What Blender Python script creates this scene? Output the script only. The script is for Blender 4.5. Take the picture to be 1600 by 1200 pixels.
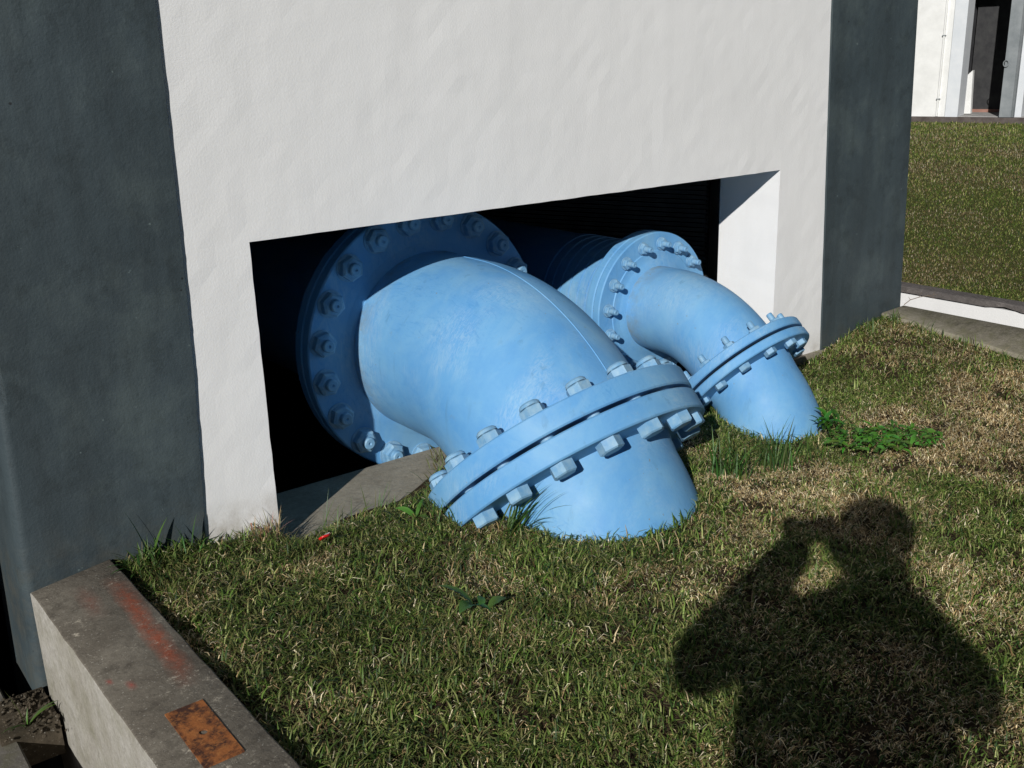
import bpy, bmesh, math, random
import numpy as np
from mathutils import Vector, Matrix

random.seed(7); rng = np.random.default_rng(11)
SC = bpy.context.scene; COL = SC.collection
for o in list(bpy.data.objects): bpy.data.objects.remove(o)
R = math.radians

# ------------------------------------------------------------------ camera, sky, sun
cam = bpy.data.cameras.new('camera'); camo = bpy.data.objects.new('camera', cam); COL.objects.link(camo)
ROT = [[0.7936895, 0.2068722, -0.5720672], [-0.6076522, 0.2254598, -0.7615292], [-0.0285611, 0.9520356, 0.3046514]]
camo.matrix_world = Matrix.Translation((0, 0, 1.5)) @ Matrix([list(r) for r in ROT]).to_4x4()
cam.sensor_width = 36; cam.lens = 36.0; cam.clip_start = .02; cam.clip_end = 2000
SC.camera = camo
SUN = Vector((0.73248, 0.52836, -0.42931)).normalized()      # direction the light travels
w = bpy.data.worlds.new('World'); SC.world = w; w.use_nodes = True
nt = w.node_tree; bg = nt.nodes['Background']
sky = nt.nodes.new('ShaderNodeTexSky'); sky.sky_type = 'NISHITA'; sky.sun_disc = False
sky.sun_elevation = math.asin(-SUN.z); sky.sun_rotation = math.atan2(-SUN.x, -SUN.y)
sky.air_density = .3; sky.dust_density = 0; sky.ozone_density = 1.2; sky.altitude = 2500
nt.links.new(sky.outputs[0], bg.inputs[0]); bg.inputs[1].default_value = .05
sl = bpy.data.lights.new('sun', 'SUN'); sl.energy = 5.0; sl.angle = R(.53); sl.color = (1, .978, .945)
so = bpy.data.objects.new('sun', sl); COL.objects.link(so); so.rotation_euler = SUN.to_track_quat('-Z', 'Y').to_euler()
so.location = (-8, -6, 8)
SC.view_settings.view_transform = 'Standard'; SC.view_settings.look = 'None'
SC.view_settings.exposure = -.30; SC.view_settings.gamma = 1
SC.cycles.max_bounces = 6; SC.cycles.diffuse_bounces = 4; SC.cycles.glossy_bounces = 3
SC.cycles.use_denoising = True

# ------------------------------------------------------------------ helpers
def link(name, me, mats=None, parent=None):
    o = bpy.data.objects.new(name, me); COL.objects.link(o)
    if mats is not None:
        for m in (mats if isinstance(mats, (list, tuple)) else [mats]): me.materials.append(m)
    if parent is not None: o.parent = parent
    return o
def tag(o, label=None, cat=None, group=None, kind=None):
    if label: o['label'] = label
    if cat: o['category'] = cat
    if group: o['group'] = group
    if kind: o['kind'] = kind
    return o
def empty(name, loc=(0, 0, 0), rz=0):
    o = bpy.data.objects.new(name, None); COL.objects.link(o); o.location = loc; o.rotation_euler = (0, 0, rz); o.empty_display_size = .1
    return o
def mesh(name, vs, fs, smooth=False):
    me = bpy.data.meshes.new(name); me.from_pydata([tuple(v) for v in vs], [], fs); me.update()
    if smooth:
        me.polygons.foreach_set('use_smooth', [True]*len(me.polygons))
    return me
def from_bm(name, bm, mats=None, parent=None, smooth=False, auto=None):
    bmesh.ops.recalc_face_normals(bm, faces=bm.faces)
    me = bpy.data.meshes.new(name); bm.to_mesh(me); bm.free()
    if smooth or auto:
        me.polygons.foreach_set('use_smooth', [True]*len(me.polygons))
        if auto: me.set_sharp_from_angle(angle=R(auto))
    return link(name, me, mats, parent)
def box(bm, x0, x1, y0, y1, z0, z1, M=None):
    vs = [bm.verts.new(v) for v in ((x0,y0,z0),(x1,y0,z0),(x1,y1,z0),(x0,y1,z0),(x0,y0,z1),(x1,y0,z1),(x1,y1,z1),(x0,y1,z1))]
    if M is not None:
        for v in vs: v.co = M @ v.co
    for f in ((0,3,2,1),(4,5,6,7),(0,1,5,4),(1,2,6,5),(2,3,7,6),(3,0,4,7)): bm.faces.new([vs[i] for i in f])
    return vs
def frame(axis):
    a = Vector(axis).normalized(); h = Vector((0, 0, 1)) if abs(a.z) < .9 else Vector((1, 0, 0))
    u = a.cross(h).normalized(); v = u.cross(a)
    return a, u, v
def lathe(bm, C, axis, prof, seg=96, jit=0):
    """prof = [(distance along axis, radius)]"""
    a, u, v = frame(axis); C = Vector(C); rings = []
    for (d, r) in prof:
        if r < 1e-6: rings.append([bm.verts.new(C + a*d)])
        else: rings.append([bm.verts.new(C + a*d + (u*math.cos(2*math.pi*k/seg)+v*math.sin(2*math.pi*k/seg))*r) for k in range(seg)])
    for A, B in zip(rings, rings[1:]):
        for k in range(seg):
            k2 = (k+1) % seg
            if len(A) == 1 and len(B) == 1: continue
            if len(A) == 1: bm.faces.new((A[0], B[k], B[k2]))
            elif len(B) == 1: bm.faces.new((A[k], A[k2], B[0]))
            else: bm.faces.new((A[k], A[k2], B[k2], B[k]))
def tube(bm, pts, radii, seg=8, cap=True):
    rings = []; n = len(pts); up = None
    for i, p in enumerate(pts):
        t = (Vector(pts[min(i+1, n-1)]) - Vector(pts[max(i-1, 0)])).normalized()
        if up is None: a, u, v = frame(t)
        else:
            u = (up - t*up.dot(t)).normalized(); v = u.cross(t)
        up = u; r = radii[i] if isinstance(radii, (list, tuple)) else radii
        rings.append([bm.verts.new(Vector(p) + (u*math.cos(2*math.pi*k/seg)+v*math.sin(2*math.pi*k/seg))*r) for k in range(seg)])
    for A, B in zip(rings, rings[1:]):
        for k in range(seg): bm.faces.new((A[k], A[(k+1) % seg], B[(k+1) % seg], B[k]))
    if cap: bm.faces.new(rings[0][::-1]); bm.faces.new(rings[-1])
def sstep(a, b, x):
    t = np.clip((x-a)/(b-a), 0, 1); return t*t*(3-2*t)
class VNoise:
    """smooth 2-D value noise on numpy arrays"""
    def __init__(s, seed): s.g = np.random.default_rng(seed).random((64, 64))
    def __call__(s, x, y):
        xi = np.floor(x).astype(int); yi = np.floor(y).astype(int); fx = x-xi; fy = y-yi
        fx = fx*fx*(3-2*fx); fy = fy*fy*(3-2*fy); g = s.g
        a = g[xi % 64, yi % 64]; b = g[(xi+1) % 64, yi % 64]; c = g[xi % 64, (yi+1) % 64]; d = g[(xi+1) % 64, (yi+1) % 64]
        return (a*(1-fx)+b*fx)*(1-fy)+(c*(1-fx)+d*fx)*fy
N1 = VNoise(1); N2 = VNoise(2); N3 = VNoise(3)

# ------------------------------------------------------------------ materials
def newmat(name, rough=.8, spec=.3, metal=0):
    m = bpy.data.materials.new(name); m.use_nodes = True; nt = m.node_tree; b = nt.nodes['Principled BSDF']
    b.inputs['Roughness'].default_value = rough; b.inputs['Specular IOR Level'].default_value = spec; b.inputs['Metallic'].default_value = metal
    return m, nt, b
class G:
    """tiny node-graph helper"""
    def __init__(s, nt): s.nt = nt; s.tc = nt.nodes.new('ShaderNodeTexCoord')
    def coord(s, scale=(1, 1, 1), loc=(0, 0, 0), rot=(0, 0, 0), out='Object'):
        m = s.nt.nodes.new('ShaderNodeMapping'); m.inputs['Scale'].default_value = scale; m.inputs['Location'].default_value = loc; m.inputs['Rotation'].default_value = rot
        s.nt.links.new(s.tc.outputs[out], m.inputs[0]); return m.outputs[0]
    def noise(s, scale, detail=4, rough=.55, vec=None, dist=0):
        n = s.nt.nodes.new('ShaderNodeTexNoise'); n.inputs['Scale'].default_value = scale; n.inputs['Detail'].default_value = detail
        n.inputs['Roughness'].default_value = rough; n.inputs['Distortion'].default_value = dist
        s.nt.links.new(vec if vec is not None else s.tc.outputs['Object'], n.inputs['Vector']); return n.outputs[0]
    def vor(s, scale, vec=None, feat='F1', out=0):
        n = s.nt.nodes.new('ShaderNodeTexVoronoi'); n.feature = feat; n.inputs['Scale'].default_value = scale
        s.nt.links.new(vec if vec is not None else s.tc.outputs['Object'], n.inputs['Vector']); return n.outputs[out]
    def ramp(s, fac, stops):
        r = s.nt.nodes.new('ShaderNodeValToRGB'); el = r.color_ramp.elements
        while len(el) < len(stops): el.new(.5)
        for e, (p, c) in zip(el, stops): e.position = p; e.color = (*(c if hasattr(c, '__len__') else (c, c, c)), 1)
        s.nt.links.new(fac, r.inputs[0]); return r.outputs[0]
    def mix(s, fac, a, b, mode='MIX'):
        n = s.nt.nodes.new('ShaderNodeMix'); n.data_type = 'RGBA'; n.blend_type = mode; n.clamp_factor = True
        for i, v in ((0, fac), (6, a), (7, b)):
            if hasattr(v, 'links'): s.nt.links.new(v, n.inputs[i])
            else: n.inputs[i].default_value = v if i == 0 else (*v, 1)
        return n.outputs[2]
    def math(s, op, a, b=0., c=0.):
        n = s.nt.nodes.new('ShaderNodeMath'); n.operation = op
        for i, v in enumerate((a, b, c)):
            if hasattr(v, 'links'): s.nt.links.new(v, n.inputs[i])
            else: n.inputs[i].default_value = v
        return n.outputs[0]
    def xyz(s, out='Object'):
        n = s.nt.nodes.new('ShaderNodeSeparateXYZ'); s.nt.links.new(s.tc.outputs[out], n.inputs[0]); return n.outputs
    def bump(s, b, h, strength=.3, dist=.01, prev=None):
        n = s.nt.nodes.new('ShaderNodeBump'); n.inputs['Strength'].default_value = strength; n.inputs['Distance'].default_value = dist
        s.nt.links.new(h, n.inputs['Height'])
        if prev is not None: s.nt.links.new(prev, n.inputs['Normal'])
        s.nt.links.new(n.outputs[0], b.inputs['Normal']); return n.outputs[0]
    def col(s, b, c): s.nt.links.new(c, b.inputs['Base Color'])

def mat_plaster():
    m, nt, b = newmat('white_plaster', .85, .2); g = G(nt)
    big = g.noise(1.3, 5, .6); mid = g.noise(6, 4, .6, g.coord((1, 1, .45))); fine = g.noise(140, 3, .6)
    c = g.mix(g.ramp(big, [(.35, 0), (.7, 1)]), (.81, .808, .797), (.845, .843, .832))
    c = g.mix(g.ramp(g.noise(7, 5, .6, g.coord((1.6, 1, .10))), [(.5, 0), (.72, .2)]), c, (.70, .70, .69))
    c = g.mix(g.ramp(mid, [(.45, 0), (.75, .35)]), c, (.70, .70, .69))
    x, y, z = g.xyz()
    low = g.math('MULTIPLY', g.ramp(z, [(.0, 1), (.14, 0)]), g.ramp(g.noise(9, 5, .7), [(.35, 0), (.62, .75)]))
    c = g.mix(low, c, (.36, .32, .26)); g.col(b, c)
    p = g.bump(b, fine, .25, .003)
    p = g.bump(b, g.ramp(g.noise(28, 4, .65), [(.4, 0), (.75, 1)]), .12, .0018, p)
    g.bump(b, g.noise(4.5, 3, .55), .02, .012, p)
    return m
def mat_teal():
    m, nt, b = newmat('teal_paint', .62, .35); g = G(nt)
    big = g.noise(1.6, 6, .65); st = g.noise(5, 5, .65, g.coord((1, 1, .18))); sp = g.noise(38, 3, .5)
    c = g.mix(g.ramp(big, [(.3, 0), (.7, 1)]), (.039, .055, .062), (.062, .083, .092))
    c = g.mix(g.ramp(st, [(.48, 0), (.72, .4)]), c, (.030, .040, .043))
    c = g.mix(g.ramp(g.noise(8, 6, .75, g.coord((1, 1, 1), (5, 0, 2))), [(.52, 0), (.62, .4)]), c, (.026, .035, .037))
    c = g.mix(g.ramp(g.noise(3.2, 6, .7), [(.50, 0), (.66, .45)]), c, (.088, .114, .112))
    rol = g.noise(3, 4, .6, g.coord((4, 1, .35), (9, 0, 3)))
    c = g.mix(g.ramp(rol, [(.44, 0), (.62, .30)]), c, (.028, .036, .039))
    c = g.mix(g.ramp(g.vor(7, g.coord((1, 1, 1), (3, 3, 1))), [(.02, .8), (.035, 0)]), c, (.012, .012, .012))
    x, y, z = g.xyz()
    c = g.mix(g.math('MULTIPLY', g.ramp(z, [(.0, 1), (.22, 0)]), g.ramp(g.noise(12, 5, .7), [(.42, 0), (.66, .6)])), c, (.085, .085, .07))
    c = g.mix(g.ramp(sp, [(.745, 0), (.77, .6)]), c, (.14, .18, .18)); g.col(b, c)
    p = g.bump(b, g.noise(120, 3, .6), .3, .004); p = g.bump(b, g.noise(22, 5, .6), .4, .006, p); g.bump(b, g.noise(5, 3, .5, g.coord((1, 1, .5))), .35, .02, p)
    return m
def mat_blue(name='blue_paint', k=1.0, dirt=.0, dust=None):
    m, nt, b = newmat(name, .5, .35); g = G(nt)
    n1 = g.noise(2.2, 6, .62, dist=.6); n2 = g.noise(9, 5, .65); n3 = g.noise(3.2, 7, .7, g.coord((1, 1, .6), (3, 1, 2)), 1.2)
    c = g.mix(g.ramp(n1, [(.3, 0), (.7, 1)]), (.100*k, .315*k, .615*k), (.185*k, .415*k, .640*k))
    c = g.mix(g.ramp(n2, [(.42, 0), (.8, .5)]), c, (.080*k, .275*k, .59*k))
    c = g.mix(g.ramp(n3, [(.47, 0), (.75, .45)]), c, (.28*k, .485*k, .62*k))
    big = g.ramp(g.noise(3.4, 3, .5, g.coord((1, 1, 1), (7, 2, 5))), [(.50, 0), (.62, 1)])
    stk = g.noise(30, 5, .75, g.coord((1, 2.6, .45), (0, 0, 0), (.6, .3, .8)), 2.0)
    c = g.mix(g.math('MULTIPLY', big, g.ramp(stk, [(.42, 0), (.66, .34)])), c, (.45*k, .59*k, .67*k))
    stk2 = g.noise(24, 5, .75, g.coord((2.4, .5, 1), (5, 0, 1), (.2, .9, .3)), 1.5)
    c = g.mix(g.math('MULTIPLY', g.ramp(g.noise(2.1, 3, .5, g.coord((1, 1, 1), (1, 9, 3))), [(.5, 0), (.64, 1)]), g.ramp(stk2, [(.52, 0), (.68, .45)])), c, (.05*k, .23*k, .52*k))
    c = g.mix(g.ramp(g.noise(46, 3, .5), [(.735, 0), (.75, .7)]), c, (.22, .22, .18))
    c = g.mix(g.ramp(g.noise(13, 6, .78), [(.63, 0), (.74, .32+dirt)]), c, (.20, .23, .21))
    runs = g.math('MULTIPLY', g.ramp(g.noise(26, 4, .6, g.coord((1, 1, .07), (3, 3, 0))), [(.60, 0), (.68, .45)]), g.ramp(g.noise(4, 3, .6), [(.45, 0), (.6, 1)]))
    c = g.mix(runs, c, (.10, .25, .42))
    if dust is not None:
        x, y, z = g.xyz(); band = g.math('DIVIDE', g.math('SUBTRACT', y, dust-.14), .13)
        band = g.math('MINIMUM', g.math('MAXIMUM', band, 0), 1)
        c = g.mix(g.math('MULTIPLY', band, g.ramp(g.noise(9, 5, .75), [(.40, 0), (.66, .7)])), c, (.23, .25, .19))
    g.col(b, c)
    nt.links.new(g.ramp(g.noise(7, 4), [(.3, .50), (.7, .68)]), b.inputs['Roughness'])
    p = g.bump(b, g.noise(90, 3, .6), .16, .003); g.bump(b, g.noise(11, 4, .6), .16, .01, p)
    return m
def mat_concrete(name, c0, c1, red=False, moss=0., blotch=True):
    m, nt, b = newmat(name, .9, .2); g = G(nt)
    c = g.mix(g.ramp(g.noise(5, 6, .65), [(.3, 0), (.7, 1)]), c0, c1)
    c = g.mix(g.ramp(g.noise(75, 4, .7), [(.35, .3), (.65, 0)]), c, tuple(v*.45 for v in c0))
    if blotch: c = g.mix(g.ramp(g.noise(11, 6, .7, g.coord((1, 1, 1), (4, 4, 4))), [(.56, 0), (.68, .6)]), c, tuple(v*.5 for v in c0))
    c = g.mix(g.ramp(g.noise(160, 2, .5), [(.66, 0), (.72, .6)]), c, (.42, .40, .35))
    c = g.mix(g.ramp(g.noise(33, 6, .8, g.coord((1, 1, 1), (8, 1, 4))), [(.5, 0), (.68, .45)]), c, tuple(v*.55 for v in c0))
    c = g.mix(g.ramp(g.vor(85), [(.05, .7), (.13, 0)]), c, tuple(v*.25 for v in c0))
    if moss: c = g.mix(g.ramp(g.noise(14, 5, .7), [(.45, 0), (.7, moss)]), c, (.12, .12, .05))
    if red:
        x, y, z = g.xyz(); wob = g.math('MULTIPLY', g.math('SUBTRACT', g.noise(7, 3), .5), .05)
        def band(cx, slope, hw, y0, y1, soft, amt):
            dx = g.math('ABSOLUTE', g.math('ADD', g.math('SUBTRACT', g.math('SUBTRACT', x, cx), g.math('MULTIPLY', g.math('SUBTRACT', y, 2.6), slope)), wob))
            a = g.math('SUBTRACT', 1.0, g.math('DIVIDE', dx, hw)); a = g.math('MAXIMUM', a, 0)
            yc, yh = (y0+y1)/2, (y1-y0)/2
            e = g.math('DIVIDE', g.math('SUBTRACT', yh, g.math('ABSOLUTE', g.math('SUBTRACT', y, yc))), soft)
            e = g.math('MINIMUM', g.math('MAXIMUM', e, 0), 1)
            v = g.math('MULTIPLY', g.math('MULTIPLY', a, e), amt)
            v = g.math('MULTIPLY', v, g.ramp(g.noise(38, 6, .85), [(.34, .2), (.62, 1)])); return g.math('MINIMUM', v, .85)
        c = g.mix(band(.675, .02, .038, 2.22, 2.95, .22, 1.25), c, (.34, .085, .042))
        c = g.mix(band(.585, .0, .035, 2.70, 2.95, .12, .55), c, (.24, .07, .045))
        c = g.mix(band(.545, .02, .014, 2.30, 2.36, .03, .9), c, (.32, .06, .045))
        c = g.mix(band(.507, .02, .010, 2.36, 2.40, .02, 1.0), c, (.32, .05, .04))
        wh = g.math('MULTIPLY', g.ramp(g.noise(40, 6, .85), [(.55, 0), (.63, 1)]), g.ramp(g.noise(7, 2), [(.48, 0), (.6, .75)]))
        c = g.mix(wh, c, (.5, .45, .36))
    g.col(b, c)
    p = g.bump(b, g.noise(200, 3, .7), .5, .002); p = g.bump(b, g.noise(45, 4, .7), .5, .005, p); g.bump(b, g.noise(8, 3, .5), .4, .015, p)
    return m
def mat_simple(name, c0, c1, scale=20, rough=.8, spec=.3, metal=0, bumps=.3, bd=.004):
    m, nt, b = newmat(name, rough, spec, metal); g = G(nt)
    g.col(b, g.mix(g.ramp(g.noise(scale, 5, .65), [(.35, 0), (.65, 1)]), c0, c1)); g.bump(b, g.noise(scale*4, 3, .6), bumps, bd); return m
def mat_vcol(name, rough=.6, trans=.25, spec=.3):
    """leaf material: colour stored per blade"""
    m, nt, b = newmat(name, rough, spec); a = nt.nodes.new('ShaderNodeVertexColor'); a.layer_name = 'Col'
    nt.links.new(a.outputs[0], b.inputs['Base Color'])
    tr = nt.nodes.new('ShaderNodeBsdfTranslucent'); nt.links.new(a.outputs[0], tr.inputs[0])
    mx = nt.nodes.new('ShaderNodeMixShader'); mx.inputs[0].default_value = trans; out = nt.nodes['Material Output']
    nt.links.new(b.outputs[0], mx.inputs[1]); nt.links.new(tr.outputs[0], mx.inputs[2]); nt.links.new(mx.outputs[0], out.inputs[0]); return m
PLASTER = mat_plaster(); TEAL = mat_teal(); BLUE = mat_blue(); BLUEBOLT = mat_simple('bolt_paint', (.14, .325, .53), (.27, .44, .57), 26, .5, .4, 0, .25, .003)
CURB = mat_concrete('curb_concrete', (.125, .108, .086), (.22, .198, .16), red=True)
CURBR = mat_concrete('buff_curb_concrete', (.22, .20, .15), (.33, .30, .235), moss=.5)
SILLM = mat_concrete('sill_concrete', (.27, .24, .185), (.37, .335, .265))
FACEM = mat_concrete('pale_curb_face', (.27, .25, .205), (.44, .42, .38), moss=.3, blotch=False)
COPE = mat_concrete('coping_concrete', (.10, .09, .085), (.20, .18, .17))
SLABM = mat_concrete('slab_concrete', (.13, .12, .105), (.24, .225, .20), moss=.5)
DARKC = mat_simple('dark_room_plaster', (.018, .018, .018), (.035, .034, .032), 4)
DARKM = mat_simple('louvre_metal', (.10, .095, .085), (.15, .14, .125), 8, .5, .4)
RUST = None
def mat_rust():
    m, nt, b = newmat('rusty_steel', .85, .3, 0); g = G(nt)
    c = g.mix(g.ramp(g.noise(22, 6, .72), [(.42, 0), (.56, 1)]), (.055, .022, .014), (.30, .105, .03))
    c = g.mix(g.ramp(g.noise(70, 5, .7), [(.5, 0), (.7, .7)]), c, (.42, .17, .05)); g.col(b, c)
    g.bump(b, g.noise(90, 5, .7), .6, .003); return m
RUST = mat_rust()
SOIL = mat_simple('soil_and_thatch', (.022, .016, .009), (.09, .064, .038), 30, .95, .1, 0, 1, .02)
GASKET = mat_simple('black_rubber', (.004, .004, .004), (.008, .008, .007), 40, 1, 0)
GRASSM = mat_vcol('grass_blades', .55, .28, .35); LEAFM = mat_vcol('weed_leaf', .45, .25, .4)
def mat_lawn():
    m, nt, b = newmat('lawn_surface', .95, .1); g = G(nt)
    c = g.mix(g.ramp(g.noise(.7, 6, .7), [(.35, 0), (.65, 1)]), (.10, .14, .025), (.17, .17, .05))
    c = g.mix(g.ramp(g.noise(35, 5, .8), [(.4, 0), (.7, .8)]), c, (.20, .165, .08))
    c = g.mix(g.ramp(g.noise(60, 4, .8), [(.3, .8), (.5, 0)]), c, (.03, .045, .010)); g.col(b, c)
    p = g.bump(b, g.noise(60, 4, .8), 1, .04); g.bump(b, g.noise(9, 4, .6), .6, .05, p); return m
LAWN = mat_lawn()

# ------------------------------------------------------------------ ground
def pipe_axis_pt(C2, a2, z): t = (z-C2[2])/a2[2]; return C2[0]+a2[0]*t, C2[1]+a2[1]*t
def gz(x, y):
    x = np.asarray(x, float); y = np.asarray(y, float)
    z = -.028 + .018*(N1(x*3+7, y*3)-.5) + .012*(N2(x*9, y*9)-.5)
    z = z + sstep(4.05, 4.8, x)*(.045 + .085*sstep(2.1, 3.05, y))
    z = z - .055*sstep(2.85, 3.07, y)*(1-sstep(1.72, 2.0, x))*sstep(1.18, 1.32, x)
    z = z + .045*np.exp(-((x-2.0)**2/.02+(y-3.05)**2/.04))
    z = z + .022*(1-sstep(.85, 1.1, x))
    z = z + .038*np.exp(-((x-1.80)**2/.02+(y-2.78)**2/.035))
    z = z + .022*np.exp(-((x-2.25)**2/.12+(y-2.3)**2/.05))
    z = z - .05*np.exp(-((x-3.1)**2/.10+(y-2.45)**2/.05))
    z = z - .05*sstep(3.0, 3.1, y)*sstep(2.4, 2.6, x)*(1-sstep(4.0, 4.2, x))
    return z
def ground():
    bm = bmesh.new(); xs = np.concatenate([np.arange(.735, 5.0, .045), [4.905]]); xs = xs[xs <= 4.905]; ys = np.concatenate([np.arange(.45, 3.07, .045), [3.085]])
    X, Y = np.meshgrid(xs, ys, indexing='ij'); Z = gz(X, Y)
    V = [[bm.verts.new((X[i, j], Y[i, j], Z[i, j])) for j in range(len(ys))] for i in range(len(xs))]
    for i in range(len(xs)-1):
        for j in range(len(ys)-1): bm.faces.new((V[i][j], V[i+1][j], V[i+1][j+1], V[i][j+1]))
    def q(*p): bm.faces.new([bm.verts.new(v) for v in p])
    # towards and behind the photographer
    q((-300, -300, -.028), (4.905, -300, -.028), (4.905, .45, -.028), (-300, .45, -.028))
    q((-300, .45, -.028), (.735, .45, -.028), (.735, .45, -.8), (-300, .45, -.8))
    # channel bottom, reaching to the horizon under everything
    q((-400, -400, -.8), (400, -400, -.8), (400, 400, -.8), (-400, 400, -.8))
    o = from_bm('ground', bm, [SOIL, LAWN], smooth=True)
    for p in o.data.polygons:
        if p.area > 1000 and p.center.z > -.5: p.material_index = 1; tag(o, 'soil and dead thatch under the short grass', kind='structure')
    o.data.update()
    bm = bmesh.new()
    vs = [bm.verts.new(v) for v in ((5.956, -300, .020), (21.5, -300, -.132), (21.5, 400, -.132), (5.956, 400, .020), (400, -300, -.132), (400, 400, -.132))]; bm.faces.new(vs[:4]); bm.faces.new((vs[1], vs[4], vs[5], vs[2]))
    o = from_bm('lawn', bm, LAWN); tag(o, 'far green and straw lawn sloping off beyond the white retaining wall', kind='structure')
ground()

# ------------------------------------------------------------------ pump house
WY0, WY1 = 3.08, 3.44          # wall front and back
house = empty('pump_house', (2.6, 3.08, 0)); tag(house, 'white plastered pump house with dark teal pillars and a low opening for the blue pipes', 'building')
OFF = Vector(house.location)
def hpart(name, bm, mats, parent=None, **k):
    for v in bm.verts: v.co -= OFF
    return from_bm(name, bm, mats, parent or house, **k)
def wall_bay(x0, x1, xa, xb, zt, ztop=3.6, zbot=-.12):
    bm = bmesh.new(); st = .06
    def lin(a, b): n = max(1, int(round((b-a)/st))); return list(np.linspace(a, b, n+1))
    xs = lin(x0, xa)[:-1]+lin(xa, xb)[:-1]+lin(xb, x1); zs = lin(zbot, zt)[:-1]+lin(zt, ztop)
    ia, ib = min(range(len(xs)), key=lambda i: abs(xs[i]-xa)), min(range(len(xs)), key=lambda i: abs(xs[i]-xb)); kt = min(range(len(zs)), key=lambda i: abs(zs[i]-zt))
    hole = lambda i, k: ia <= i < ib and k < kt
    def grid(y, jit):
        V = {}
        for i, x in enumerate(xs):
            for k, z in enumerate(zs):
                if ia < i < ib and k < kt: continue
                dx = dz = 0
                if jit:
                    if i in (ia, ib) and k < kt: dx = random.gauss(0, .0006)
                    if k == kt and ia < i < ib: dz = random.gauss(0, .0005)
                V[i, k] = bm.verts.new((x+dx, y+(random.gauss(0, .0004) if jit else 0), z+dz))
        return V
    F = grid(WY0, True); B = grid(WY1, False)
    for i in range(len(xs)-1):
        for k in range(len(zs)-1):
            if hole(i, k): continue
            bm.faces.new((F[i, k], F[i+1, k], F[i+1, k+1], F[i, k+1])); bm.faces.new((B[i, k], B[i, k+1], B[i+1, k+1], B[i+1, k]))
    for k in range(kt):
        bm.faces.new((F[ia, k], F[ia, k+1], B[ia, k+1], B[ia, k])); bm.faces.new((F[ib, k], B[ib, k], B[ib, k+1], F[ib, k+1]))
    for i in range(ia, ib): bm.faces.new((F[i, kt], F[i+1, kt], B[i+1, kt], B[i, kt]))
    return hpart('wall', bm, PLASTER)
wall_bay(1.0, 4.32, 1.289, 3.905, .963)
bm = bmesh.new(); box(bm, -4.2, .05, WY0+.002, WY1, -.8, 3.6); box(bm, .0505, .455, WY0+.002, WY1, .963, 3.6); hpart('wall', bm, PLASTER)          # lintel over the next bay, with an unseen wall added to keep sun out
def pillar(out, name='pillar', bev=.012, bl=None):
    """out = front outline (x,z) counter-clockwise"""
    bm = bmesh.new(); f = [bm.verts.new((x, WY0-.010, z)) for x, z in out]; b = [bm.verts.new((x, WY1+.01, z)) for x, z in out]
    bm.faces.new(f); bm.faces.new(b[::-1]); n = len(out)
    for i in range(n): bm.faces.new((f[i], b[i], b[(i+1) % n], f[(i+1) % n]))
    bmesh.ops.recalc_face_normals(bm, faces=bm.faces)
    bm.edges.ensure_lookup_table()
    left = [e for e in bm.edges if all(abs(v.co.y-(WY0-.010)) < 1e-4 for v in e.verts) and max(v.co.x for v in e.verts) < .5 and bl]
    if left: bmesh.ops.bevel(bm, geom=left, offset=bl, segments=6, profile=.5, affect='EDGES')
    return hpart(name, bm, TEAL, auto=35)
def wob(pts, amp=.0035, n=14):
    out = []
    for (a, b) in zip(pts, pts[1:]):
        for k in range(n): t = k/n; out.append((a[0]+(b[0]-a[0])*t+(random.gauss(0, amp) if k else 0), a[1]+(b[1]-a[1])*t))
    out.append(pts[-1]); return out
redge = wob([(1.024, -.25), (1.024, 0), (1.055, .55), (1.062, .75), (1.068, .98), (1.075, 1.3), (1.082, 1.68), (1.10, 3.6)], .0005, 14)
pillar([(.432, -.8), (1.024, -.8)]+redge+[(.50, 3.6), (.479, .60)], bl=.035)
ledge = wob([(4.19, 3.6), (4.209, 1.704), (4.255, .8), (4.292, .05), (4.30, -.25)], .0004, 14)
pillar([(4.30, -.25), (4.985, -.25), (4.975, .146), (4.895, 1.709), (4.87, 3.6)]+ledge[:-1])
pillar([(-3.3, -.8), (-2.7, -.8), (-2.7, 3.6), (-3.3, 3.6)])
# sill of the opening, falling towards the pit
bm = bmesh.new(); vs = [bm.verts.new(v) for v in ((1.10, 3.0, -.30), (4.3, 3.0, -.30), (4.3, 3.49, -.30), (1.10, 3.49, -.30), (1.10, 3.0, -.078), (4.3, 3.0, -.078), (4.3, 3.49, -.092), (1.10, 3.49, -.092))]
for f in ((0,3,2,1),(4,5,6,7),(0,1,5,4),(1,2,6,5),(2,3,7,6),(3,0,4,7)): bm.faces.new([vs[i] for i in f])
bmesh.ops.subdivide_edges(bm, edges=bm.edges, cuts=0)
hpart('sill', bm, SILLM)
# plinth strip showing at the foot of the right reveal
bm = bmesh.new(); box(bm, 3.89, 4.31, 3.055, 3.40, -.12, .022); hpart('plinth', bm, SILLM)
# dark room behind
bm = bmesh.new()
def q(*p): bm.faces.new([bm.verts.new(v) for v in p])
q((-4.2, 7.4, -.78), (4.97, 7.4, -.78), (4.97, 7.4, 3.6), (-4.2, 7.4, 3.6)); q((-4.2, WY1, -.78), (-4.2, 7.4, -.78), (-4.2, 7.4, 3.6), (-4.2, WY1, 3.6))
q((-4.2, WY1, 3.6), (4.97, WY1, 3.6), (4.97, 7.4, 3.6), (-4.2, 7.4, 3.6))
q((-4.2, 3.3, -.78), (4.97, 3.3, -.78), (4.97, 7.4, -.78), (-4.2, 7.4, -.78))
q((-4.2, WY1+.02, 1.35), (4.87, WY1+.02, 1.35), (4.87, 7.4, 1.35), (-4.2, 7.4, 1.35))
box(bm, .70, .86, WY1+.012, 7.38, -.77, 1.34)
hpart('inner_room', bm, DARKC)
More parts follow.
